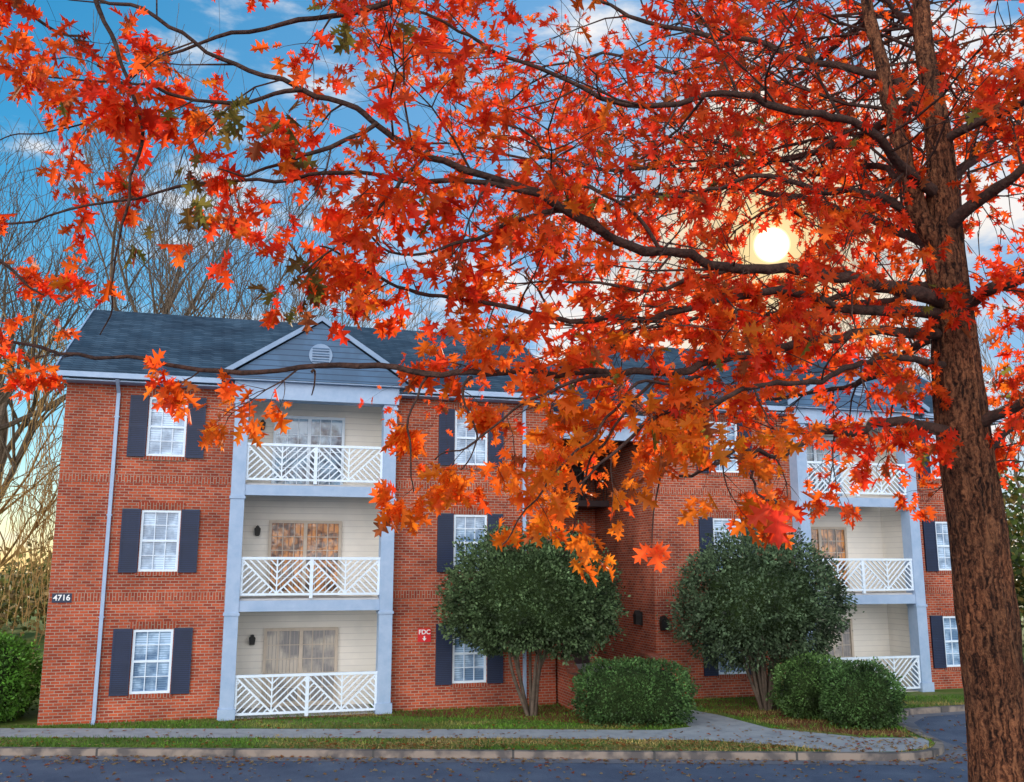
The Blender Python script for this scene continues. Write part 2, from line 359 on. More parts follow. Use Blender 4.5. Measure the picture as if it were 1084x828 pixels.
def doordata(w, h, n, rows, fm, gm):
    d = B(); d.face([(-w/2, 0, 0), (w/2, 0, 0), (w/2, 0, h), (-w/2, 0, h)])
    g = d.mesh('door', [gm])
    f = B(); t = 0.08
    f.box(-w/2-t, -w/2, -0.06, 0.02, 0, h+t); f.box(w/2, w/2+t, -0.06, 0.02, 0, h+t); f.box(-w/2, w/2, -0.06, 0.02, h, h+t)
    f.box(-w/2, w/2, -0.05, 0.018, 0, 0.12)
    for k in range(n):
        xa = -w/2+w*k/n
        if k: f.box(xa-0.05, xa+0.05, -0.05, 0.018, 0.12, h)
        for j in (1, 2): 
            x = xa+w/n*j/3; f.box(x-0.01, x+0.01, -0.02, 0.01, 0.12, h)
    for j in range(1, rows):
        z = 0.12+(h-0.12)*j/rows; f.box(-w/2, w/2, -0.021, 0.011, z-0.01, z+0.01)
    return g, f.mesh('frame', [fm])
DD = [doordata(1.9, 2.05, 2, 5, 'tan', 'paleglass'), doordata(1.9, 2.05, 2, 5, 'tan', 'doorglass'), doordata(1.9, 2.05, 2, 4, 'white', 'blueglass')]
def lampdata():
    l = B(); l.box(-0.05, 0.05, -0.02, 0, 0.0, 0.28); l.box(-0.02, 0.02, -0.12, -0.02, 0.2, 0.23)
    l.prism([(-0.07, 0.02), (0.07, 0.02), (0.09, 0.2), (0, 0.3), (-0.09, 0.2)], -0.2, -0.05, 'y')
    return l.mesh('wall_lamp', ['black'])
LD = lampdata()
def make_balcony(bay, z, doorx, fl):
    s = B(); s.box(-1.84, 1.84, -0.298, 1.495, -0.2 if z > 1 else -0.05, 0.0)
    o = s.obj('balcony', ['slab'], bld, (bay, 0, z))
    add('railing', RD, o, (0, -0.36, 0))
    add('door', DD[fl][0], o, (doorx, 1.46, 0.02)); add('frame', DD[fl][1], o, (doorx, 1.46, 0.02))
    add('wall_lamp', LD, o, (doorx-1.35, 1.49, 1.7))
WX1 = [2.575, 11.0]; BX1 = 6.525; WX2 = [19.2, 27.35]; BX2 = 23.72
make_wing(0, 13.55, WX1, BX1); make_wing(16.7, 29.2, WX2, BX2)
for x in WX1+WX2:
    for i, (z, _) in enumerate(WZ): make_window(x, z)
for bx, dx in ((BX1, -0.1), (BX2, -0.3)):
    for fl, z in enumerate((0.02, 3.05, 6.11)): make_balcony(bx, z, dx, fl)
for x in (1.3, 12.6):
    d = B(); d.box(x-0.045, x+0.045, -0.10, -0.03, 0.1, 8.45)
    d.prism([(-0.10, 8.45), (-0.03, 8.45), (-0.51, 8.74), (-0.58, 8.74)], x-0.045, x+0.045, 'x')
    d.prism([(-0.10, 0.1), (-0.03, 0.1), (-0.25, -0.02), (-0.32, -0.02)], x-0.044, x+0.044, 'x')
    for z in (2.6, 5.2, 7.8): d.box(x-0.07, x+0.07, -0.105, -0.022, z, z+0.03)
    d.obj('downspout', ['trim'], bld)
# stair hall between the wings
b = B()
b.face([(13.55, 5, -0.1), (16.7, 5, -0.1), (16.7, 5, 9.5), (13.55, 5, 9.5)])
b.obj('wall', ['brick'], bld)
b = B()
b.prism([(0.2, 8.45), (5, 11.1), (9.5, 8.55), (9.5, 8.4), (5, 10.95), (0.2, 8.3)], 13.56, 16.69, 'x', 0, 1)
b.box(13.56, 16.69, 0.08, 0.197, 8.28, 8.50, 1)
b.box(13.56, 16.69, 0.4, 0.65, 7.75, 8.35, 1)
b.face([(13.56, 0.65, 8.3), (16.69, 0.65, 8.3), (16.69, 5, 8.3), (13.56, 5, 8.3)], 2)
b.obj('roof', ['shingle', 'trim', 'door_hallshade'], bld)
for z in (3.05, 6.1):
    b = B(); b.box(13.56, 16.69, 3.6, 4.99, z-0.2, z); o = b.obj('landing', ['door_hallshade'], bld)  # near-black slab: the darkness of the hall is put into its colour
    r = B(); r.box(13.57, 16.68, 3.63, 3.67, z+1.0, z+1.05)
    for i in range(26): r.box(13.62+i*0.12, 13.64+i*0.12, 3.64, 3.66, z, z+1.0)
    r.obj('railing', ['black'], o)
b = B()
b.box(13.56, 16.69, 0.3, 4.99, -0.1, 0.6, 0)
for i in range(4): b.box(14.0, 16.3, 0.3-0.3*(4-i), 0.298-0.3*(3-i), -0.1, 0.6-0.15*(4-i)+0.05, 0)
b.obj('stairs', ['concrete'], bld)
for x in (13.62, 16.34):
    b = B(); b.prism([(-1.6, -0.1), (0.6, -0.1), (0.6, 1.3), (-0.2, 1.3), (-1.0, 0.9), (-1.6, 0.9)], x, x+0.3, 'x')
    b.prism([(-1.66, 0.9), (-1.0, 0.9), (-0.2, 1.3), (0.6, 1.3), (0.6, 1.37), (-0.22, 1.37), (-1.02, 0.97), (-1.66, 0.97)], x-0.03, x+0.33, 'x', 1, 1)
    b.obj('stair_wall', ['brick', 'soldier'], bld)
for z in (0.6, 3.05, 6.1):
    for x in (14.4, 15.9):
        d = B(); d.box(x-0.5, x+0.5, 4.93, 4.985, z, z+2.1)
        for (a, c) in ((0.15, 0.9), (1.1, 1.9)):
            for s in (-1, 1): d.box(x+s*0.24-0.16, x+s*0.24+0.16, 4.91, 4.928, z+a, z+c)
        o = d.obj('door', ['door_hallshade'], bld)
        h = B(); h.box(x+0.36, x+0.42, 4.85, 4.909, z+1.0, z+1.06); h.obj('handle', ['white'], o)
def turned_lamp(x, y, z, rot):
    o = add('wall_lamp', LD, bld, (x, y, z)); o.rotation_euler = (0, 0, rot); o.scale = (1.4, 1.2, 1.5)
turned_lamp(16.69, 1.0, 2.1, -math.pi/2)
turned_lamp(16.92, -0.003, 2.0, 0)
turned_lamp(12.9, -0.003, 2.0, 0)
def text_mesh(s, size, bold=0.0):
    c = bpy.data.curves.new('lettering', 'FONT'); c.body = s; c.size = size; c.extrude = 0.004; c.offset = bold; c.align_x = 'CENTER'; c.align_y = 'CENTER'
    o = bpy.data.objects.new('tmp', c); col.objects.link(o)
    dg = bpy.context.evaluated_depsgraph_get(); me = bpy.data.meshes.new_from_object(o.evaluated_get(dg))
    bpy.data.objects.remove(o); me.materials.clear(); me.materials.append(M['letter']); return me
def bl(s, y, z): return (-11.8+s*math.cos(ANG)-y*math.sin(ANG), 24.6+s*math.sin(ANG)+y*math.cos(ANG), z)
def sign(nm, s, z, w, h, mat, label, texts, arrow=False):
    e = empty(nm, bl(s, -0.004, z), ANG, label, 'sign')
    p = B(); p.box(-w/2, w/2, -0.03, 0, -h/2, h/2); p.obj('plate', [mat], e)
    for t, size, dz in texts:
        o = add('lettering', text_mesh(t, size, 0.004), e, (0, -0.036, dz)); o.rotation_euler = (math.pi/2, 0, 0)
    if arrow:
        a = B(); a.box(-0.02, 0.02, -0.036, -0.031, -0.08, -0.02)
        a.prism([(-0.06, -0.08), (0, -0.155), (0.06, -0.08)], -0.036, -0.031, 'y'); a.obj('arrow', ['letter'], e)
sign('fire_department_sign', 9.70, 2.0, 0.37, 0.37, 'red', 'small red FDC sign with a white arrow on brick wall', [('FDC', 0.175, 0.085)], True)
sign('house_number_sign', 0.32, 3.10, 0.46, 0.23, 'navyplate', 'dark plate with white house number 4716 on brick', [('4716', 0.20, 0.0)])

# ------------------------------------------------------------ ground
def sheet(name, pts, z, mat, label=None):
    b = B(); b.face([(x, y, z) for x, y in pts]); return structure(b.obj(name, [mat]), label)
sheet('ground', [(-400, -200), (400, -200), (400, 600), (-400, 600)], -0.15, 'earth', 'dull green and brown open ground')
sheet('road', [(-60, -20), (60, -20), (60, 34), (-60, 34)], -0.14, 'asphalt', 'dark blue-grey asphalt car park road')
corner = [(7.0+0, 21.2)]
for i in range(9):
    a = -math.pi/2+math.pi/2*i/8*1.15
    corner.append((8.0+1.55*math.cos(a), 22.75+1.6*math.sin(a)))
kerb = [(-60, 23.1), (-11.5, 21.75), (0, 21.4)]+corner+[(9.6, 24.6), (10.0, 26.2), (10.9, 27.4), (13, 28.2), (18, 29.5), (60, 38)]
sheet('lawn', kerb+[(60, 90), (-60, 90)], 0.0, 'grass', 'short green grass strip with fallen leaves')
def strip(name, line, w0, w1, z0, z1, mat, label):
    b = B(); pa = []; pb = []
    for i, p in enumerate(line):
        a = Vector(line[max(i-1, 0)]); c = Vector(line[min(i+1, len(line)-1)]); t = (c-a).normalized(); n = Vector((t.y, -t.x))
        p = Vector(p); pa.append(p+n*w0); pb.append(p+n*w1)
    for i in range(len(line)-1):
        q = [pa[i], pa[i+1], pb[i+1], pb[i]]
        b.face([(v.x, v.y, z1) for v in q])
        if z0 < z1:
            b.face([(pb[i].x, pb[i].y, z0), (pb[i+1].x, pb[i+1].y, z0), (pb[i+1].x, pb[i+1].y, z1), (pb[i].x, pb[i].y, z1)])
    return structure(b.obj(name, [mat]), label)
M['kerbc'] = stripemat('kerb_concrete', (0.27, 0.22, 0.185), (0.06, 0.06, 0.06), 3.0, 0.05, rough=0.9, axis=0, noisecol=(0.10, 0.09, 0.09), nscale=2.5)
M['gutterc'] = noisy('gutter_concrete', (0.11, 0.12, 0.15), (0.22, 0.22, 0.25), scale=1.5, rough=0.9, bump=0.3)
strip('kerb', kerb, 0.0, 0.18, -0.14, 0.012, 'kerbc', 'weathered brownish concrete kerb edging the lawn')
strip('gutter_strip', kerb, 0.181, 0.6, -0.134, -0.134, 'gutterc', 'concrete gutter pan beside the kerb')
pave = [(-60, 24.2), (-11.9, 22.95), (0, 22.85), (4.4, 22.6), (6.2, 21.9), (7.0, 21.22), (8.2, 21.25), (9.1, 21.7), (9.45, 22.5), (9.45, 22.9), (8.2, 22.9), (6.3, 24.2), (5.5, 26.3), (4.2, 28.3), (2.9, 28.0), (4.2, 26.3), (4.4, 24.4), (3.6, 23.95), (0, 24.05), (-11.9, 24.2), (-60, 25.6)]
sheet('pavement', pave, 0.004, 'concrete', 'pale concrete footpath along the lawn')
sheet('mulch_bed', [(-7.3, 25.3), (-3.3, 26.2), (0.2, 25.5), (2.0, 24.9), (4.0, 24.6), (4.1, 26.2), (2.4, 28.3), (-8, 25.7)], 0.008, 'mulch', 'reddish brown mulch bed')
sheet('mulch_bed', [(6.0, 26.0), (6.7, 24.4), (8.2, 23.2), (9.3, 23.0), (9.4, 24.6), (9.7, 26.4), (9.0, 29.8), (4.9, 28.9)], 0.008, 'mulch', 'reddish brown mulch bed')
isl = [(3.4+2.2*math.cos(a), 6.6+1.7*math.sin(a)) for a in [2*math.pi*i/24 for i in range(24)]]
sheet('planting_island', isl, -0.02, 'grass', 'small round grass island around the oak trunk')
strip('kerb', isl+[isl[0]], 0, 0.18, -0.14, -0.01, 'concrete', 'pale concrete kerb ring')

# ------------------------------------------------------------ leaves (numpy batch)
half = [(0.0,0.0),(0.012,0.17),(0.10,0.18),(0.20,0.14),(0.12,0.28),(0.22,0.31),(0.36,0.31),(0.26,0.39),(0.09,0.44),(0.24,0.53),(0.40,0.64),(0.36,0.68),(0.22,0.67),(0.08,0.69),(0.15,0.78),(0.24,0.92),(0.09,0.87),(0.0,1.04)]
nh = len(half)
LV = [(x, y) for x, y in half]+[(-x, y) for x, y in half[1:-1]]
right = list(range(nh)); left = [nh-1]+[nh+i for i in reversed(range(nh-2))]+[0]
LVa = np.array(LV)
oakV = np.stack([LVa[:, 0], LVa[:, 1], 0.30*np.abs(LVa[:, 0])-0.22*LVa[:, 1]**2], 1)
oakF = [right, left]
smallV = np.array([(0, 0, 0), (0.3, 0.45, 0.08), (0, 1, 0), (-0.3, 0.45, 0.08)], float); smallF = [[0, 1, 2, 3]]
def batch(name, LVx, LFx, pos, dirs, nrm, size, cols, mat, parent=None):
    n = len(pos); pos = np.array(pos, float); d = np.array(dirs, float); nr = np.array(nrm, float); size = np.array(size, float)
    d /= np.linalg.norm(d, axis=1)[:, None]
    x = np.cross(d, nr); x /= (np.linalg.norm(x, axis=1)[:, None]+1e-9); z = np.cross(x, d)
    k = len(LVx)
    V = pos[:, None, :]+size[:, None, None]*(LVx[None, :, 0, None]*x[:, None, :]+LVx[None, :, 1, None]*d[:, None, :]+LVx[None, :, 2, None]*z[:, None, :])
    V = V.reshape(-1, 3)
    base = np.arange(n)*k
    per = np.concatenate([np.array(f) for f in LFx]); lens = [len(f) for f in LFx]
    li = (base[:, None]+per[None, :]).reshape(-1)
    lt = np.tile(np.array(lens), n); ls = np.concatenate([[0], np.cumsum(lt)[:-1]])
    me = bpy.data.meshes.new(name)
    me.vertices.add(n*k); me.vertices.foreach_set('co', V.ravel().astype(np.float32))
    me.loops.add(len(li)); me.loops.foreach_set('vertex_index', li.astype(np.int32))
    me.polygons.add(len(lt)); me.polygons.foreach_set('loop_start', ls.astype(np.int32)); me.polygons.foreach_set('loop_total', lt.astype(np.int32))
    me.materials.append(M[mat])
    me.update(calc_edges=True)
    ca = me.color_attributes.new('Col', 'FLOAT_COLOR', 'POINT')
    c = np.ones((n, k, 4)); c[:, :, :3] = np.array(cols, float)[:, None, :]
    ca.data.foreach_set('color', c.ravel().astype(np.float32))
    me.validate()
    return add(name, me, parent)

def crm(pts, per=6):
    out = []; n = len(pts)
    for i in range(n-1):
        p0, p1, p2, p3 = pts[max(i-1, 0)], pts[i], pts[i+1], pts[min(i+2, n-1)]
        for j in range(per):
            t = j/per
            q = 0.5*((2*p1[0])+(p2[0]-p0[0])*t+(2*p0[0]-5*p1[0]+4*p2[0]-p3[0])*t*t+(3*p1[0]-p0[0]-3*p2[0]+p3[0])*t**3)
            out.append((q, p1[1]*(1-t)+p2[1]*t))
    out.append(pts[-1]); return out

# ------------------------------------------------------------ the oak
oak = empty('oak_tree', (3.41, 7.0, -0.02), 0, 'large red oak in glowing orange autumn leaf on a grass island', 'tree')
OFF = Vector((3.41, 7.0, -0.02))
tr = B()
prof = [(-0.05, 0.35), (0.25, 0.29), (1.0, 0.25), (2.0, 0.228), (3.0, 0.21), (3.9, 0.197), (5.3, 0.17), (6.2, 0.14), (6.9, 0.108), (7.6, 0.080), (8.6, 0.06), (10.5, 0.04), (13, 0.02)]
def prad(z):
    for (a, r), (c, s) in zip(prof[:-1], prof[1:]):
        if z <= c: return r+(s-r)*(z-a)/(c-a)
    return prof[-1][1]
def centre(z):
    w = min(1, max(0, z-6)/2)
    return Vector((0.05*math.sin(z*0.8)-0.012*max(0, z-4)+0.05*w*math.sin(z*2.1), 0.04*math.sin(z*0.6+1), 0))
ns = 72; dz = 0.032; zs = [(-0.05+i*dz) for i in range(int(13.0/dz))]
for i, z in enumerate(zs):
    r = prad(z); c = centre(z)
    for j in range(ns):
        a = 2*math.pi*j/ns
        q = Vector((math.cos(a)*4.2, math.sin(a)*4.2, z*1.1))
        rid = abs(noise.noise(q*1.6))*2.0-0.35
        q2 = Vector((math.cos(a)*9, math.sin(a)*9, z*2.4))
        rid2 = abs(noise.noise(q2))*1.3-0.3
        rr = r*(1+0.07*rid+0.07*rid2+0.10*noise.noise(Vector((math.cos(a), math.sin(a), z*1.1))))
        if z < 0.6: rr *= 1+0.25*(0.6-z)*max(0, math.sin(a*5))
        tr.v.append((c.x+math.cos(a)*rr, c.y+math.sin(a)*rr, z))
for i in range(len(zs)-1):
    for j in range(ns):
        a = i*ns+j; c = i*ns+(j+1) % ns
        tr.f.append((a, c, c+ns, a+ns)); tr.m.append(0)
tr.obj('trunk', ['bark'], oak, smooth=True)

# name, points, side shoots per metre, shoot length, leaf size
limbs = [
 ('A', [(990,322,7.15,.066),(930,302,6.8,.046),(860,290,6.5,.038),(780,284,6.2,.033),(700,268,5.9,.030),(640,247,5.7,.027),(590,222,5.6,.025),(520,192,5.4,.022),(455,158,5.3,.019),(400,130,5.2,.017),(320,95,5.2,.014),(200,45,5.2,.011),(110,5,5.2,.009),(40,-40,5.3,.006)], 3.8, 0.75, .95),
 ('B', [(990,332,7.1,.05),(900,322,6.7,.034),(830,312,6.2,.027),(740,322,5.8,.022),(650,335,5.5,.018),(560,322,5.3,.014),(470,312,5.2,.011),(390,290,5.2,.008),(330,262,5.2,.005)], 3.8, 0.68, .95),
 ('C', [(982,352,7.1,.045),(900,352,6.7,.031),(820,372,6.1,.025),(740,385,5.6,.022),(640,395,5.2,.019),(520,399,5.0,.017),(400,393,5.0,.015),(250,396,5.1,.013),(120,378,5.4,.011),(0,362,5.8,.009),(-80,350,6,.006)], 1.5, 0.34, .95),
 ('D', [(998,458,7.0,.05),(940,452,6.6,.032),(880,462,6.1,.022),(830,472,5.6,.016),(770,492,5.1,.011),(720,505,4.8,.008)], 2.6, 0.42, .95),
 ('E', [(640,247,5.7,.022),(560,212,5.5,.018),(480,190,5.3,.014),(380,184,5.2,.012),(270,192,5.2,.010),(150,212,5.3,.008),(0,238,5.5,.006),(-60,250,5.6,.004)], 1.8, 0.42, .95),
 ('F', [(95,-40,4.6,.013),(115,50,4.6,.011),(132,120,4.6,.009),(134,200,4.6,.007),(122,290,4.7,.005),(108,350,4.8,.003)], 1.2, 0.2, .95),
 ('G', [(998,205,7.3,.05),(930,150,7.0,.034),(850,118,6.6,.026),(750,105,6.3,.020),(640,94,6.2,.016),(540,60,6.2,.012),(440,15,6.2,.009),(340,-40,6.2,.005)], 4.8, 0.85, .95),
 ('K', [(1000,120,7.6,.045),(900,70,8.0,.032),(780,40,8.5,.024),(650,10,9.0,.018),(520,-30,9.5,.01)], 6.0, 1.15, 1),
 ('Lo', [(988,382,7.0,.032),(930,388,6.4,.022),(860,396,5.8,.017),(780,412,5.2,.013),(700,442,4.8,.010),(650,475,4.55,.008),(615,515,4.4,.005),(600,545,4.3,.003)], 3.0, 0.36, .88),
 ('Mo', [(660,394,5.25,.012),(600,415,4.95,.009),(540,440,4.8,.007),(495,465,4.7,.005),(455,490,4.7,.003)], 3.6, 0.36, .88),
 ('No', [(760,384,5.7,.012),(690,405,5.1,.009),(640,440,4.7,.007),(590,500,4.4,.005),(545,570,4.3,.003)], 2.8, 0.32, .88),
 ('N2', [(690,405,5.1,.009),(640,455,4.9,.007),(610,500,4.8,.006),(600,545,4.75,.004),(590,580,4.7,.003)], 2.4, 0.30, .88),
 ('N3', [(500,399,5.0,.009),(490,430,4.95,.007),(500,470,4.9,.005),(480,510,4.85,.003)], 3.0, 0.28, .88),
 ('Oo', [(800,482,5.4,.009),(800,515,4.6,.006),(812,540,3.9,.004)], 0, 0.1, 1),
 ('Po', [(455,396,5.0,.008),(430,430,4.9,.006),(425,480,4.85,.005),(430,530,4.8,.003)], 3.0, 0.17, .9),
 ('Qo', [(330,394,5.05,.008),(330,410,5.0,.005),(325,430,5.0,.003)], 2.6, 0.12, .9),
 ('S', [(985,262,7.2,.09),(968,190,7.35,.072),(940,100,7.5,.058),(918,0,7.7,.048),(890,-120,8.0,.03)], 3.0, 1.1, 1),
 ('R1', [(1018,240,7.2,.055),(1060,195,6.8,.038),(1120,150,6.5,.02),(1180,130,6.2,.008)], 6, 0.6, 1),
 ('R2', [(1020,330,7.1,.055),(1084,288,6.6,.036),(1150,250,6.2,.02),(1200,240,6,.01)], 6, 0.6, 1),
 ('R3', [(1028,452,7.0,.05),(1084,432,6.6,.035),(1150,400,6.2,.02)], 3.5, 0.5, 1),
 ('R4', [(1010,150,7.4,.045),(1084,95,7.0,.032),(1150,40,6.6,.02)], 7, 0.7, 1),
 ('R5', [(1035,520,7.0,.035),(1084,420,8.2,.025),(1110,330,8.6,.015)], 5, 0.5, 1),
 ('R6', [(1010,200,7.4,.04),(1050,150,8.6,.03),(1100,120,9.6,.02)], 7, 0.9, .9),
 ('T1', [(1000,262,7.3,.045),(900,225,8.5,.034),(780,200,10,.024),(650,215,11.5,.018),(540,240,12.5,.01)], 4.4, 1.3, .95),
 ('T2', [(1000,300,7.3,.045),(880,330,8.6,.030),(740,342,10,.022),(600,345,11,.016),(480,350,11.5,.008)], 4.2, 1.0, .95),
 ('T3', [(1000,110,7.6,.045),(860,160,9.3,.034),(700,180,10.8,.025),(560,165,12,.018),(430,150,12.5,.01)], 6.0, 1.4, .95),
 ('T4', [(1003,60,7.8,.045),(930,20,9.5,.034),(800,90,11.5,.025),(640,60,12.5,.018),(520,90,13,.01)], 6.5, 1.5, .95),
 ('T5', [(1000,350,7.3,.04),(930,400,8.4,.03),(860,420,9.2,.02),(800,425,9.8,.01)], 3.6, 0.75, .95),
 ('T6', [(1000,200,7.4,.042),(940,180,8.6,.030),(860,180,9.6,.022),(740,150,10.5,.016),(620,140,11,.008)], 6.0, 1.2, .9),
 ('T7', [(1000,90,7.6,.042),(960,30,8.4,.030),(880,-20,9.2,.022),(760,-30,10,.016)], 7, 1.2, .9),
 ('T8', [(1000,310,7.2,.04),(920,300,7.4,.028),(840,330,7.4,.020),(730,340,7.6,.014),(620,350,7.8,.008)], 4.4, 0.75, .95),
 ('T9', [(1000,240,7.3,.04),(920,210,7.8,.028),(820,190,8.0,.020),(720,205,8.2,.014),(600,200,8.4,.008)], 4.8, 0.9, .95),
 ('P1', [(400,130,5.2,.014),(330,165,5.0,.011),(270,180,4.9,.008),(220,170,4.8,.004)], 2.8, 0.33, .9),
 ('P2', [(320,95,5.2,.013),(230,102,5.0,.010),(130,92,5.0,.007),(40,72,5.0,.004),(-30,60,5,.003)], 2.6, 0.40, .9),
 ('P3', [(560,-60,6.4,.03),(430,0,6.0,.02),(300,20,5.8,.014),(180,60,5.7,.009),(60,130,5.6,.005),(0,150,5.6,.003)], 2.0, 0.40, .9),
 ('P4', [(455,158,5.3,.014),(400,210,5.0,.010),(360,250,4.9,.007),(310,290,4.9,.004)], 3.2, 0.34, .9),
 ('P5', [(-120,200,5.5,.02),(-40,240,5.3,.012),(20,290,5.2,.007),(40,305,5.2,.003)], 2.2, 0.25, .9),
 ('P6', [(590,222,5.6,.015),(520,250,5.3,.011),(440,262,5.1,.008),(370,240,5,.004)], 3.8, 0.42, .95),
 ('P7', [(-100,-60,5.4,.02),(0,-10,5.3,.012),(80,30,5.2,.006)], 3.0, 0.4, .9),
 ('P8', [(780,284,6.2,.018),(700,300,5.9,.012),(620,290,5.7,.008),(540,300,5.6,.004)], 3.4, 0.48, .95),
 ('P9', [(700,268,5.9,.015),(640,200,6.0,.011),(560,140,6.1,.008),(480,110,6.1,.004)], 3.8, 0.6, .95),
]
FROMTRUNK = {'A', 'B', 'C', 'D', 'G', 'K', 'Lo', 'S', 'R1', 'R2', 'R3', 'R4', 'R5', 'R6', 'T1', 'T2', 'T3', 'T4', 'T5', 'T6', 'T7', 'T8', 'T9'}
tw = B(); LP, LD_, LN, LS, LC = [], [], [], [], []
def rv(): 
    return Vector((R.gauss(0, 1), R.gauss(0, 1), R.gauss(0, 1))).normalized()
def leafcol(p, hue):
    near = max(0, min(1, (5.6-p.y)/1.2))*max(0, min(1, (5.4-p.z)/0.8))
    t = min(1, max(0, near*0.6+R.gauss(0.18, 0.18)+hue))
    a = Vector((0.96, 0.055, 0.018)); c = Vector((1.0, 0.32, 0.02)); q = a.lerp(c, t)*R.uniform(0.66, 1.0)
    u = R.random()
    if u < 0.04: q = Vector((0.34, 0.10, 0.035))
    elif u < 0.05: q = Vector((0.22, 0.22, 0.04))
    return q
CAMP = Vector((0, 0, H))
def near_sun(p, deg): return (p-CAMP).normalized().dot(sd) > math.cos(math.radians(deg))
def leafcluster(p, d, n, hue, sz=1.0, brown=False):
    if near_sun(p, 2.1 if p.y < 7.5 else 1.5): return   # gap in the crown where the sun shines through
    if p.z < (3.88 if p.x < 0.5 else 4.12) and p.y < 6: return               # the crown is lifted clear of this height
    for i in range(n):
        dd = (d*0.6+rv()*0.9+Vector((0, 0, -0.4))).normalized()
        nn = (rv()*0.9+Vector((0, -0.4, 0.25)))
        LP.append(p+rv()*0.03); LD_.append(dd); LN.append(nn); LS.append(R.uniform(0.075, 0.16)*sz)
        c = leafcol(p, hue)
        if brown and R.random() < 0.8: c = Vector((0.16, 0.07, 0.025)).lerp(Vector((0.16, 0.17, 0.03)), R.random())
        LC.append(c)
def twig(p, d, ln, r, lv, hue, brown, sz):
    k = 4; pts = [p]; q = p.copy(); dd = d.copy()
    for i in range(k):
        dd = (dd+rv()*0.25+Vector((0, 0, -0.05))).normalized(); q = q+dd*ln/k; pts.append(q.copy())
    if not any(near_sun(a.lerp(b_, t), 1.2) for a, b_ in zip(pts[:-1], pts[1:]) for t in (0, 0.5, 1)):
        tw.tube(pts, [r*(1-0.75*i/k) for i in range(k+1)], 4)
    if lv == 0:
        leafcluster(pts[-1], dd, R.choice((2, 3, 4, 5)), hue, sz, brown)
        leafcluster(pts[-2], dd, 1, hue, sz, brown)
        if R.random() < 0.6: leafcluster(pts[2], dd, 1, hue, sz, brown)
    else:
        for i in range(1, k+1):
            for _ in range(2):
                if R.random() < 0.76:
                    nd = (dd*0.7+rv()*0.8).normalized()
                    twig(pts[i], nd, ln*R.uniform(0.3, 0.65), r*0.45, lv-1, hue, brown, sz)
for nm, pts, dens, sl, lsz in limbs:
    pl = [(P(a, b_, d), r) for a, b_, d, r in pts]
    if nm in FROMTRUNK:
        z = pl[0][0].z; c = centre(z)+Vector((OFF.x, OFF.y, z)); pl[0] = (c, min(pl[0][1], prad(z)*0.8))
    cv = crm(pl, 7)
    def nv(q, s): return Vector((noise.noise(q*s), noise.noise(q*s+Vector((9, 0, 0))), noise.noise(q*s+Vector((0, 9, 0)))))
    ja = 0.05 if nm == 'C' else 0.11
    jit = [c[0]+(nv(c[0], 1.7)*ja+nv(c[0], 6)*0.03)*min(1, i/5) for i, c in enumerate(cv)]
    lb = B(); lb.tube([j-OFF for j in jit], [c[1]*(1+0.2*noise.noise(c[0]*7)) for c in cv], 9)
    lb.obj('limb', ['branchbark' if nm != 'S' else 'bark'], oak, smooth=True)
    tot = len(jit); acc = 0
    hue = R.uniform(-0.1, 0.12)
    for i in range(1, tot):
        f = i/tot
        seg = (jit[i]-jit[i-1]).length
        big = cv[i][1] > 0.05
        acc += seg*dens*(0.45 if big else 1.0)
        if nm in 'AB' and f < 0.1: continue
        while acc > 1 or (acc > 0 and R.random() < acc*0.3):
            acc -= 1
            t = (jit[i]-jit[i-1]).normalized()
            sdv = rv(); sdv = (sdv-t*sdv.dot(t)*0.7); sdv.z *= 0.75; sdv = (sdv+t*0.5).normalized()
            br = (nm in ('P1', 'P4', 'A') and 0.013 < cv[i][1] < 0.020 and R.random() < 0.3) or (nm == 'P4' and R.random() < 0.25)
            ln = sl*R.uniform(0.5, 1.5)
            twig(jit[i], sdv, ln, min(cv[i][1]*0.5, 0.004+0.007*ln), 1, hue+R.uniform(-0.08, 0.08), br, lsz)
    if nm == 'Oo':   # a few big leaves at the tip of the lowest shoot
        tip = jit[-1]
        for dx, s_, cc_ in (((0.05, -0.2, -1), 0.18, (0.9, 0.06, 0.03)), ((-0.8, 0, -0.55), 0.14, (0.85, 0.08, 0.03)), ((0.8, 0.1, -0.35), 0.13, (1.0, 0.14, 0.03)), ((-0.3, 0, 0.5), 0.11, (1.0, 0.2, 0.03))):
            LP.append(tip); LD_.append(Vector(dx)); LN.append(Vector((0.1, -1, 0.3))); LS.append(s_); LC.append(Vector(cc_))
        t2 = P(690, 575, 4.4); tw.tube([P(700, 500, 4.75), P(692, 540, 4.55), t2], [.005, .004, .002], 5)
        for dx, s_ in (((0.3, 0, -1), 0.14), ((0.7, 0, -0.5), 0.11), ((-0.6, 0, -0.6), 0.12)):
            LP.append(t2); LD_.append(Vector(dx)); LN.append(Vector((-0.2, -1, 0.3))); LS.append(s_); LC.append(Vector((0.95, 0.13, 0.03)))
tws = tw.mesh('twigs', ['branchbark']); two = add('twigs', tws, oak); two.location = (-OFF.x, -OFF.y, -OFF.z)
cr = batch('crown', oakV, oakF, LP, LD_, LN, LS, LC, 'leaf', oak); cr.location = (-OFF.x, -OFF.y, -OFF.z)
print('LEAVES', len(LP))

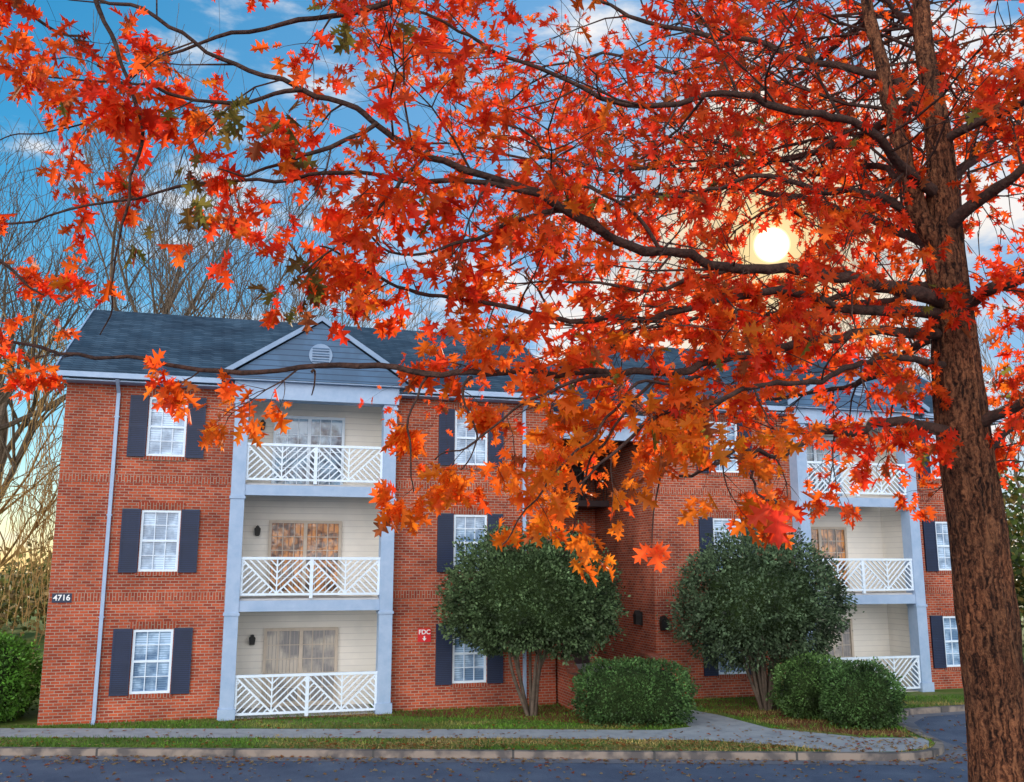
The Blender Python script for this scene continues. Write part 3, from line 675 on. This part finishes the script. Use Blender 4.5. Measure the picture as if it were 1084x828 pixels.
# ------------------------------------------------------------ shrubs
def shrub(name, loc, rad, zc, n, size, colr, label, cat='shrub', power=2.0, stems=0, group=None, cut=None, seed=1, rgh=1.0, inner=0.78, spread=0.085):
    e = empty(name, loc, 0, label, cat, group); rr = random.Random(seed)
    rad = Vector(rad); so = Vector((seed*3.1, seed*1.7, 0))
    def surf(d, k=1.0):
        s = (abs(d.x)**power+abs(d.y)**power+abs(d.z)**power)**(-1/power)
        w = 1+(0.12*noise.noise(d*2.2+so)+0.12*noise.noise(d*6+so))*rgh
        q = d*s*w*k
        if stems and q.z < 0: q.z *= 0.82
        return Vector((q.x*rad.x, q.y*rad.y, zc+q.z*rad.z))
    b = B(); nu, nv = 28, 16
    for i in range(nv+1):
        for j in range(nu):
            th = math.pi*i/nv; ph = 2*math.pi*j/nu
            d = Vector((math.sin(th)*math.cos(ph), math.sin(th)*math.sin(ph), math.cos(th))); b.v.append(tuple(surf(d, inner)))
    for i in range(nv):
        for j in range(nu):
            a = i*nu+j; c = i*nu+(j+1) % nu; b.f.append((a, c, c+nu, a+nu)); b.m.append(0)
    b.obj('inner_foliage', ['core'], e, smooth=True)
    pos, dr, nm_, sz, cl = [], [], [], [], []
    for i in range(n):
        d = Vector((rr.gauss(0, 1), rr.gauss(0, 1), rr.gauss(0, 1))).normalized()
        if cut is not None and d.z < cut: continue
        k = 1-abs(rr.gauss(0, spread))+(abs(rr.gauss(0, 0.05)) if rr.random() < 0.25 else 0)
        p = surf(d, k)
        if p.z < 0.03: continue
        pos.append(p); dr.append(d+Vector((rr.gauss(0, .6), rr.gauss(0, .6), rr.gauss(0, .6)))); nm_.append((rr.gauss(0, 1), rr.gauss(0, 1), rr.gauss(0, 1)+0.5))
        sz.append(size*rr.uniform(0.7, 1.4))
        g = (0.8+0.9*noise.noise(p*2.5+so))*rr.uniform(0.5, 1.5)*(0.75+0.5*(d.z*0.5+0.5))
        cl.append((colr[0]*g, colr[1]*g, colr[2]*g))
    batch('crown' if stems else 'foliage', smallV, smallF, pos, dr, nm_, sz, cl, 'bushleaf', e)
    if stems:
        t = B()
        for i in range(stems):
            a = 2*math.pi*i/stems+rr.random(); r0 = 0.06+rr.random()*0.1; ex = rr.uniform(0.25, 0.6)
            p0 = Vector((math.cos(a)*r0, math.sin(a)*r0, -0.02)); p3 = Vector((math.cos(a)*rad.x*ex, math.sin(a)*rad.y*ex, zc))
            pts = [p0, p0.lerp(p3, 0.33)+Vector((rr.gauss(0, .08), 0, 0.25)), p0.lerp(p3, 0.66)+Vector((rr.gauss(0, .1), 0, 0.15)), p3]
            t.tube([c[0] for c in crm([(q, 0) for q in pts], 4)], [0.055*(1-0.05*j) for j in range(13)], 7)
        t.obj('trunk', ['stembark'], e, smooth=True)
    return e
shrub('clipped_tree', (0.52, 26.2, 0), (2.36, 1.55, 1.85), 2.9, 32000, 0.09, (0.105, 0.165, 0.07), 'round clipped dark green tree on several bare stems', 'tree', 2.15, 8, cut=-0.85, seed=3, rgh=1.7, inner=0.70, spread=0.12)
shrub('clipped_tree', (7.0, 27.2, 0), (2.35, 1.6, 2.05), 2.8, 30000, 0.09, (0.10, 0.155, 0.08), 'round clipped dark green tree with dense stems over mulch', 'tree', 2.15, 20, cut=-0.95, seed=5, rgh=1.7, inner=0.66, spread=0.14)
GR = 'clipped shrubs by the path'
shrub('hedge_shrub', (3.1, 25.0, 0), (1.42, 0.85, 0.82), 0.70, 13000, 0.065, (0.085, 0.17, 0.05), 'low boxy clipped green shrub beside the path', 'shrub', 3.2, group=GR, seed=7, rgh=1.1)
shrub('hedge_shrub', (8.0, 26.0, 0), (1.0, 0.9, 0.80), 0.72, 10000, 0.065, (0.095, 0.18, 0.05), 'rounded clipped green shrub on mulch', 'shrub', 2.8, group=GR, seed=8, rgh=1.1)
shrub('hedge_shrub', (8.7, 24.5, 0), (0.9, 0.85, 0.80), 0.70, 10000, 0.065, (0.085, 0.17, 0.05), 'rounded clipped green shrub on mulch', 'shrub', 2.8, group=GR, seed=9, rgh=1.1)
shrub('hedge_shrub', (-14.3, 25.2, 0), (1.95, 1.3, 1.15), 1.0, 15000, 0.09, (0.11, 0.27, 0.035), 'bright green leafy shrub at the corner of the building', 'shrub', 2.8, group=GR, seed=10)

# ------------------------------------------------------------ bare trees
def baretree(loc, h, seed, label, mat='greybark', name='bare_tree', weep=False, levels=4, fork=4, lean=0.0, thick=1.0):
    rr = random.Random(seed); e = empty(name, loc, 0, label, 'tree', 'bare winter trees behind the building')
    tk = B(); cb = B()
    def rn(s): return Vector((rr.gauss(0, s), rr.gauss(0, s), rr.gauss(0, s)))
    def grow(p, d, ln, r, lv, tgt):
        k = 5; pts = [p.copy()]; q = p.copy()
        for i in range(k):
            d = (d+rn(0.13)+Vector((0, 0, 0.07 if lv > 1 or not weep else -0.1))).normalized(); q = q+d*ln/k; pts.append(q.copy())
        tgt.tube(pts, [max(0.012, r*(1-0.55*i/k)) for i in range(k+1)], 6 if lv > 2 else 3)
        if lv == 0:
            if weep:
                for _ in range(3):
                    s = rr.choice(pts[1:]); L_ = rr.uniform(1.0, 4.0); w = [s]
                    for j in range(6): w.append(w[-1]+Vector((rr.gauss(0, .12), rr.gauss(0, .12), -L_/6)))
                    cb.tube(w, [0.010]*7, 3)
            return
        for i in range(fork+(1 if lv > 2 else 0)):
            j = rr.randint(2, k); a = rn(1); a = (a-d*a.dot(d)).normalized()
            grow(pts[j], (d*0.9+a*rr.uniform(0.5, 0.95)+Vector((0, 0, 0.25))).normalized(), ln*rr.uniform(0.5, 0.75), r*(1-0.5*j/k)*0.58, lv-1, cb)
    tkd = Vector((lean, 0, 1)).normalized()
    grow(Vector((0, 0, -0.1)), tkd, h*0.42, h*0.013*thick, levels, tk)
    tk.obj('trunk', [mat], e, smooth=True); cb.obj('crown', [mat], e)
bl_ = 'tall leafless tree with fine brown branches'
for i, (x, y, h) in enumerate([(-24, 42, 32), (-18.5, 47, 34), (-12.5, 44, 27), (-29, 50, 35), (-7, 50, 24), (8, 56, 21), (17, 55, 21), (22, 50, 22), (28, 48, 22), (-21.5, 52, 33)]):
    baretree((x, y, -0.1), h, 40+i, bl_, levels=4, fork=5)
baretree((-17.5, 31, -0.1), 14, 77, 'leafless weeping tree with golden hanging twigs', 'goldbark', 'weeping_tree', True, 3, 5)
baretree((-19.5, 35, -0.1), 14, 80, 'leafless weeping tree with golden hanging twigs', 'goldbark', 'weeping_tree', True, 3, 5)
baretree((-21.5, 38, -0.1), 13, 81, 'leafless weeping tree with golden hanging twigs', 'goldbark', 'weeping_tree', True, 3, 5)
# distant wood
def wood(x0, x1, y0, y1, h0, h1, n, cols, seed):
    rr = random.Random(seed); pos, dr, nm_, sz, cl = [], [], [], [], []
    blobs = [(rr.uniform(x0, x1), rr.uniform(y0, y1), rr.uniform(h0, h1), rr.uniform(2.2, 3.6), rr.choice(cols)) for _ in range(70)]
    for i in range(n):
        bx, by, bh, br, c = rr.choice(blobs)
        d = Vector((rr.gauss(0, 1), rr.gauss(0, 1), rr.gauss(0, 1))).normalized()*rr.uniform(0.3, 1.0)
        p = Vector((bx+d.x*br, by+d.y*br, bh*0.5+d.z*bh*0.5*(1+0.3*noise.noise(d*3))))
        if p.z < -0.1: continue
        pos.append(p); dr.append(rv()); nm_.append(rv()); sz.append(rr.uniform(0.25, 0.5)); g = rr.uniform(0.5, 1.3)
        cl.append(tuple(k*g for k in c))
    return structure(batch('distant_woodland', smallV, smallF, pos, dr, nm_, sz, cl, 'bushleaf'), 'far mixed green and golden woodland edge', 'stuff')
wood(-60, -19, 50, 66, 2.5, 5.5, 34000, [(0.24, 0.22, 0.06), (0.36, 0.25, 0.08), (0.14, 0.16, 0.05), (0.36, 0.24, 0.10)], 5)
wood(20, 55, 42, 60, 5, 11, 26000, [(0.09, 0.13, 0.03), (0.2, 0.15, 0.04), (0.06, 0.09, 0.03)], 6)

# ------------------------------------------------------------ grass and fallen leaves
def inpoly(x, y, poly):
    c = False; n = len(poly); j = n-1
    for i in range(n):
        xi, yi = poly[i]; xj, yj = poly[j]
        if (yi > y) != (yj > y) and x < (xj-xi)*(y-yi)/(yj-yi)+xi: c = not c
        j = i
    return c
lawnp = kerb+[(60, 90), (-60, 90)]
pos, dr, nm_, sz, cl = [], [], [], [], []
while len(pos) < 36000:
    x = R.uniform(-18, 19); y = R.uniform(21.2, 30)
    if not inpoly(x, y, lawnp) or inpoly(x, y, pave): continue
    if y > 27.9+0.277*x: continue
    pos.append((x, y, 0.0)); dr.append((R.gauss(0, .5), R.gauss(0, .5), 1)); nm_.append(rv()); sz.append(R.uniform(0.04, 0.10))
    g = R.uniform(0.5, 1.3)*(0.9+0.7*noise.noise(Vector((x*0.6, y*1.5, 0)))); verge = max(0, min(1, (x+7)/4)) if y < 22.9 else 0
    dry = max(0, min(1, noise.noise(Vector((x*0.35, y, 4)))*2-0.1+1.1*verge))
    c = Vector((0.12, 0.25, 0.025)).lerp(Vector((0.46, 0.34, 0.12)), dry)*g; cl.append(tuple(c))
bladeV = np.array([(-0.12, 0, 0), (0.12, 0, 0), (0.02, 1, 0.1)], float)
structure(batch('grass_blades', bladeV, [[0, 1, 2]], pos, dr, nm_, sz, cl, 'bushleaf'), 'short tufts of green and straw grass', 'stuff')
pos, dr, nm_, sz, cl = [], [], [], [], []
for i in range(4200):
    x = R.uniform(-16, 15); y = R.choice((R.uniform(18, 22), R.gauss(21.1, 0.35), R.gauss(22.2, 0.4), R.uniform(21, 27)))
    if y > 27.5+0.277*x: continue
    if 21.5 < y < 22.9 and x < -5 and R.random() < 0.7: continue
    z = 0.03 if inpoly(x, y, lawnp) else -0.12
    pos.append((x, y, z)); a = R.uniform(0, 6.28); dr.append((math.cos(a), math.sin(a), R.uniform(-.1, .4))); nm_.append((R.gauss(0, .3), R.gauss(0, .3), 1)); sz.append(R.uniform(0.06, 0.13))
    cl.append(R.choice(((0.40, 0.16, 0.05), (0.5, 0.28, 0.10), (0.5, 0.12, 0.04), (0.30, 0.15, 0.06), (0.6, 0.42, 0.22), (0.6, 0.42, 0.22))))
structure(batch('fallen_leaves', oakV, oakF, pos, dr, nm_, sz, cl, 'leaf'), 'dry brown and orange leaves scattered on the ground', 'stuff')

# ------------------------------------------------------------ camera, sun, sky
cd = bpy.data.cameras.new('camera'); cam = bpy.data.objects.new('camera', cd); col.objects.link(cam)
cam.location = (0, 0, H); cam.rotation_euler = (math.pi/2+T, 0, 0); cd.sensor_width = 36; cd.lens = 1000/1084*36; cd.clip_end = 2000
scene.camera = cam
sl = bpy.data.lights.new('sun', 'SUN'); sl.energy = 5.0; sl.angle = math.radians(0.5); sl.color = (1.0, 0.84, 0.62)
so = bpy.data.objects.new('sun', sl); col.objects.link(so); so.location = (10, 40, 30); so.rotation_euler = (-sd).to_track_quat('-Z', 'Y').to_euler()
w = bpy.data.worlds.new('World'); scene.world = w; w.use_nodes = True; nt = w.node_tree; nt.nodes.clear()
out = N(nt, 'ShaderNodeOutputWorld'); bg = N(nt, 'ShaderNodeBackground'); bg.inputs[1].default_value = 0.15
sky = N(nt, 'ShaderNodeTexSky'); sky.sky_type = 'NISHITA'; sky.sun_disc = False; sky.sun_elevation = EL; sky.sun_rotation = AZ
sky.air_density = 1.0; sky.dust_density = 0.2; sky.ozone_density = 2.0
tc = N(nt, 'ShaderNodeTexCoord')
def math_(op, a, b_=None, clamp=False):
    m = N(nt, 'ShaderNodeMath', operation=op); m.use_clamp = clamp
    for i, q in enumerate((a, b_)):
        if q is None: continue
        if isinstance(q, (int, float)): m.inputs[i].default_value = q
        else: L(nt, q, m.inputs[i])
    return m.outputs[0]
dt = N(nt, 'ShaderNodeVectorMath', operation='DOT_PRODUCT'); L(nt, tc.outputs['Generated'], dt.inputs[0]); dt.inputs[1].default_value = sd
dpos = math_('MAXIMUM', dt.outputs['Value'], 0.0)
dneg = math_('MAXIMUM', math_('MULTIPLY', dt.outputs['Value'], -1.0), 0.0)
hs = N(nt, 'ShaderNodeHueSaturation'); hs.inputs['Saturation'].default_value = 1.5; hs.inputs['Hue'].default_value = 0.484; L(nt, sky.outputs[0], hs.inputs['Color'])
L(nt, math_('SUBTRACT', 1.12, math_('MULTIPLY', math_('POWER', dpos, 5.0), 0.68)), hs.inputs['Value'])
bm = N(nt, 'ShaderNodeMix', data_type='RGBA'); L(nt, math_('MULTIPLY', math_('POWER', dpos, 6.0), 0.85, True), bm.inputs[0]); L(nt, hs.outputs[0], bm.inputs[6]); bm.inputs[7].default_value = (1.4, 3.4, 6.1, 1)
mp = N(nt, 'ShaderNodeMapping'); mp.inputs['Scale'].default_value = (1.6, 1.6, 4.5); mp.inputs['Location'].default_value = (0.3, 0.1, 0.0); L(nt, tc.outputs['Generated'], mp.inputs[0])
nz = N(nt, 'ShaderNodeTexNoise'); nz.inputs['Scale'].default_value = 2.7; nz.inputs['Detail'].default_value = 7; nz.inputs['Roughness'].default_value = 0.58; L(nt, mp.outputs[0], nz.inputs['Vector'])
near = math_('POWER', dpos, 14.0)
sx = N(nt, 'ShaderNodeSeparateXYZ'); L(nt, tc.outputs['Generated'], sx.inputs[0])
hz = math_('MULTIPLY', math_('POWER', math_('SUBTRACT', 1.0, math_('MAXIMUM', sx.outputs[2], 0.0)), 9.0), 0.18)
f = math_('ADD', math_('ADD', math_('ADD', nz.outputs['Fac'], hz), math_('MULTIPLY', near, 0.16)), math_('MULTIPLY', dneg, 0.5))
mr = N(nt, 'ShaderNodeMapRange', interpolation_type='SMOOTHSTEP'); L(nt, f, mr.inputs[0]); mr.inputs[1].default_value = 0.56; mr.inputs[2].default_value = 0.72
cb_ = math_('ADD', 1.0, math_('MULTIPLY', dneg, 3.8))  # sky opposite the sun boosted as added fill light for the shaded facade
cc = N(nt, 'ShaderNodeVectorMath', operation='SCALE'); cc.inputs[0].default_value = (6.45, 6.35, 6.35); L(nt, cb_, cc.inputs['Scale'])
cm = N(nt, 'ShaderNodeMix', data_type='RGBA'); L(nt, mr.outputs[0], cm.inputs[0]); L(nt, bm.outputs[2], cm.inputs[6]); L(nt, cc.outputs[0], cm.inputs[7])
wm = N(nt, 'ShaderNodeMix', data_type='RGBA'); L(nt, math_('MULTIPLY', math_('POWER', dpos, 120.0), 0.92, True), wm.inputs[0]); L(nt, cm.outputs[2], wm.inputs[6]); wm.inputs[7].default_value = (6.6, 4.5, 1.6, 1)
dm = N(nt, 'ShaderNodeMapRange', interpolation_type='SMOOTHSTEP'); L(nt, dt.outputs['Value'], dm.inputs[0]); dm.inputs[1].default_value = 0.99982; dm.inputs[2].default_value = 0.99992
gc = N(nt, 'ShaderNodeVectorMath', operation='SCALE'); gc.inputs[0].default_value = (22.0, 18.0, 11.0); L(nt, math_('ADD', dm.outputs[0], math_('MULTIPLY', math_('POWER', dpos, 2200.0), 0.10)), gc.inputs['Scale'])
ad = N(nt, 'ShaderNodeVectorMath', operation='ADD'); L(nt, wm.outputs[2], ad.inputs[0]); L(nt, gc.outputs[0], ad.inputs[1])
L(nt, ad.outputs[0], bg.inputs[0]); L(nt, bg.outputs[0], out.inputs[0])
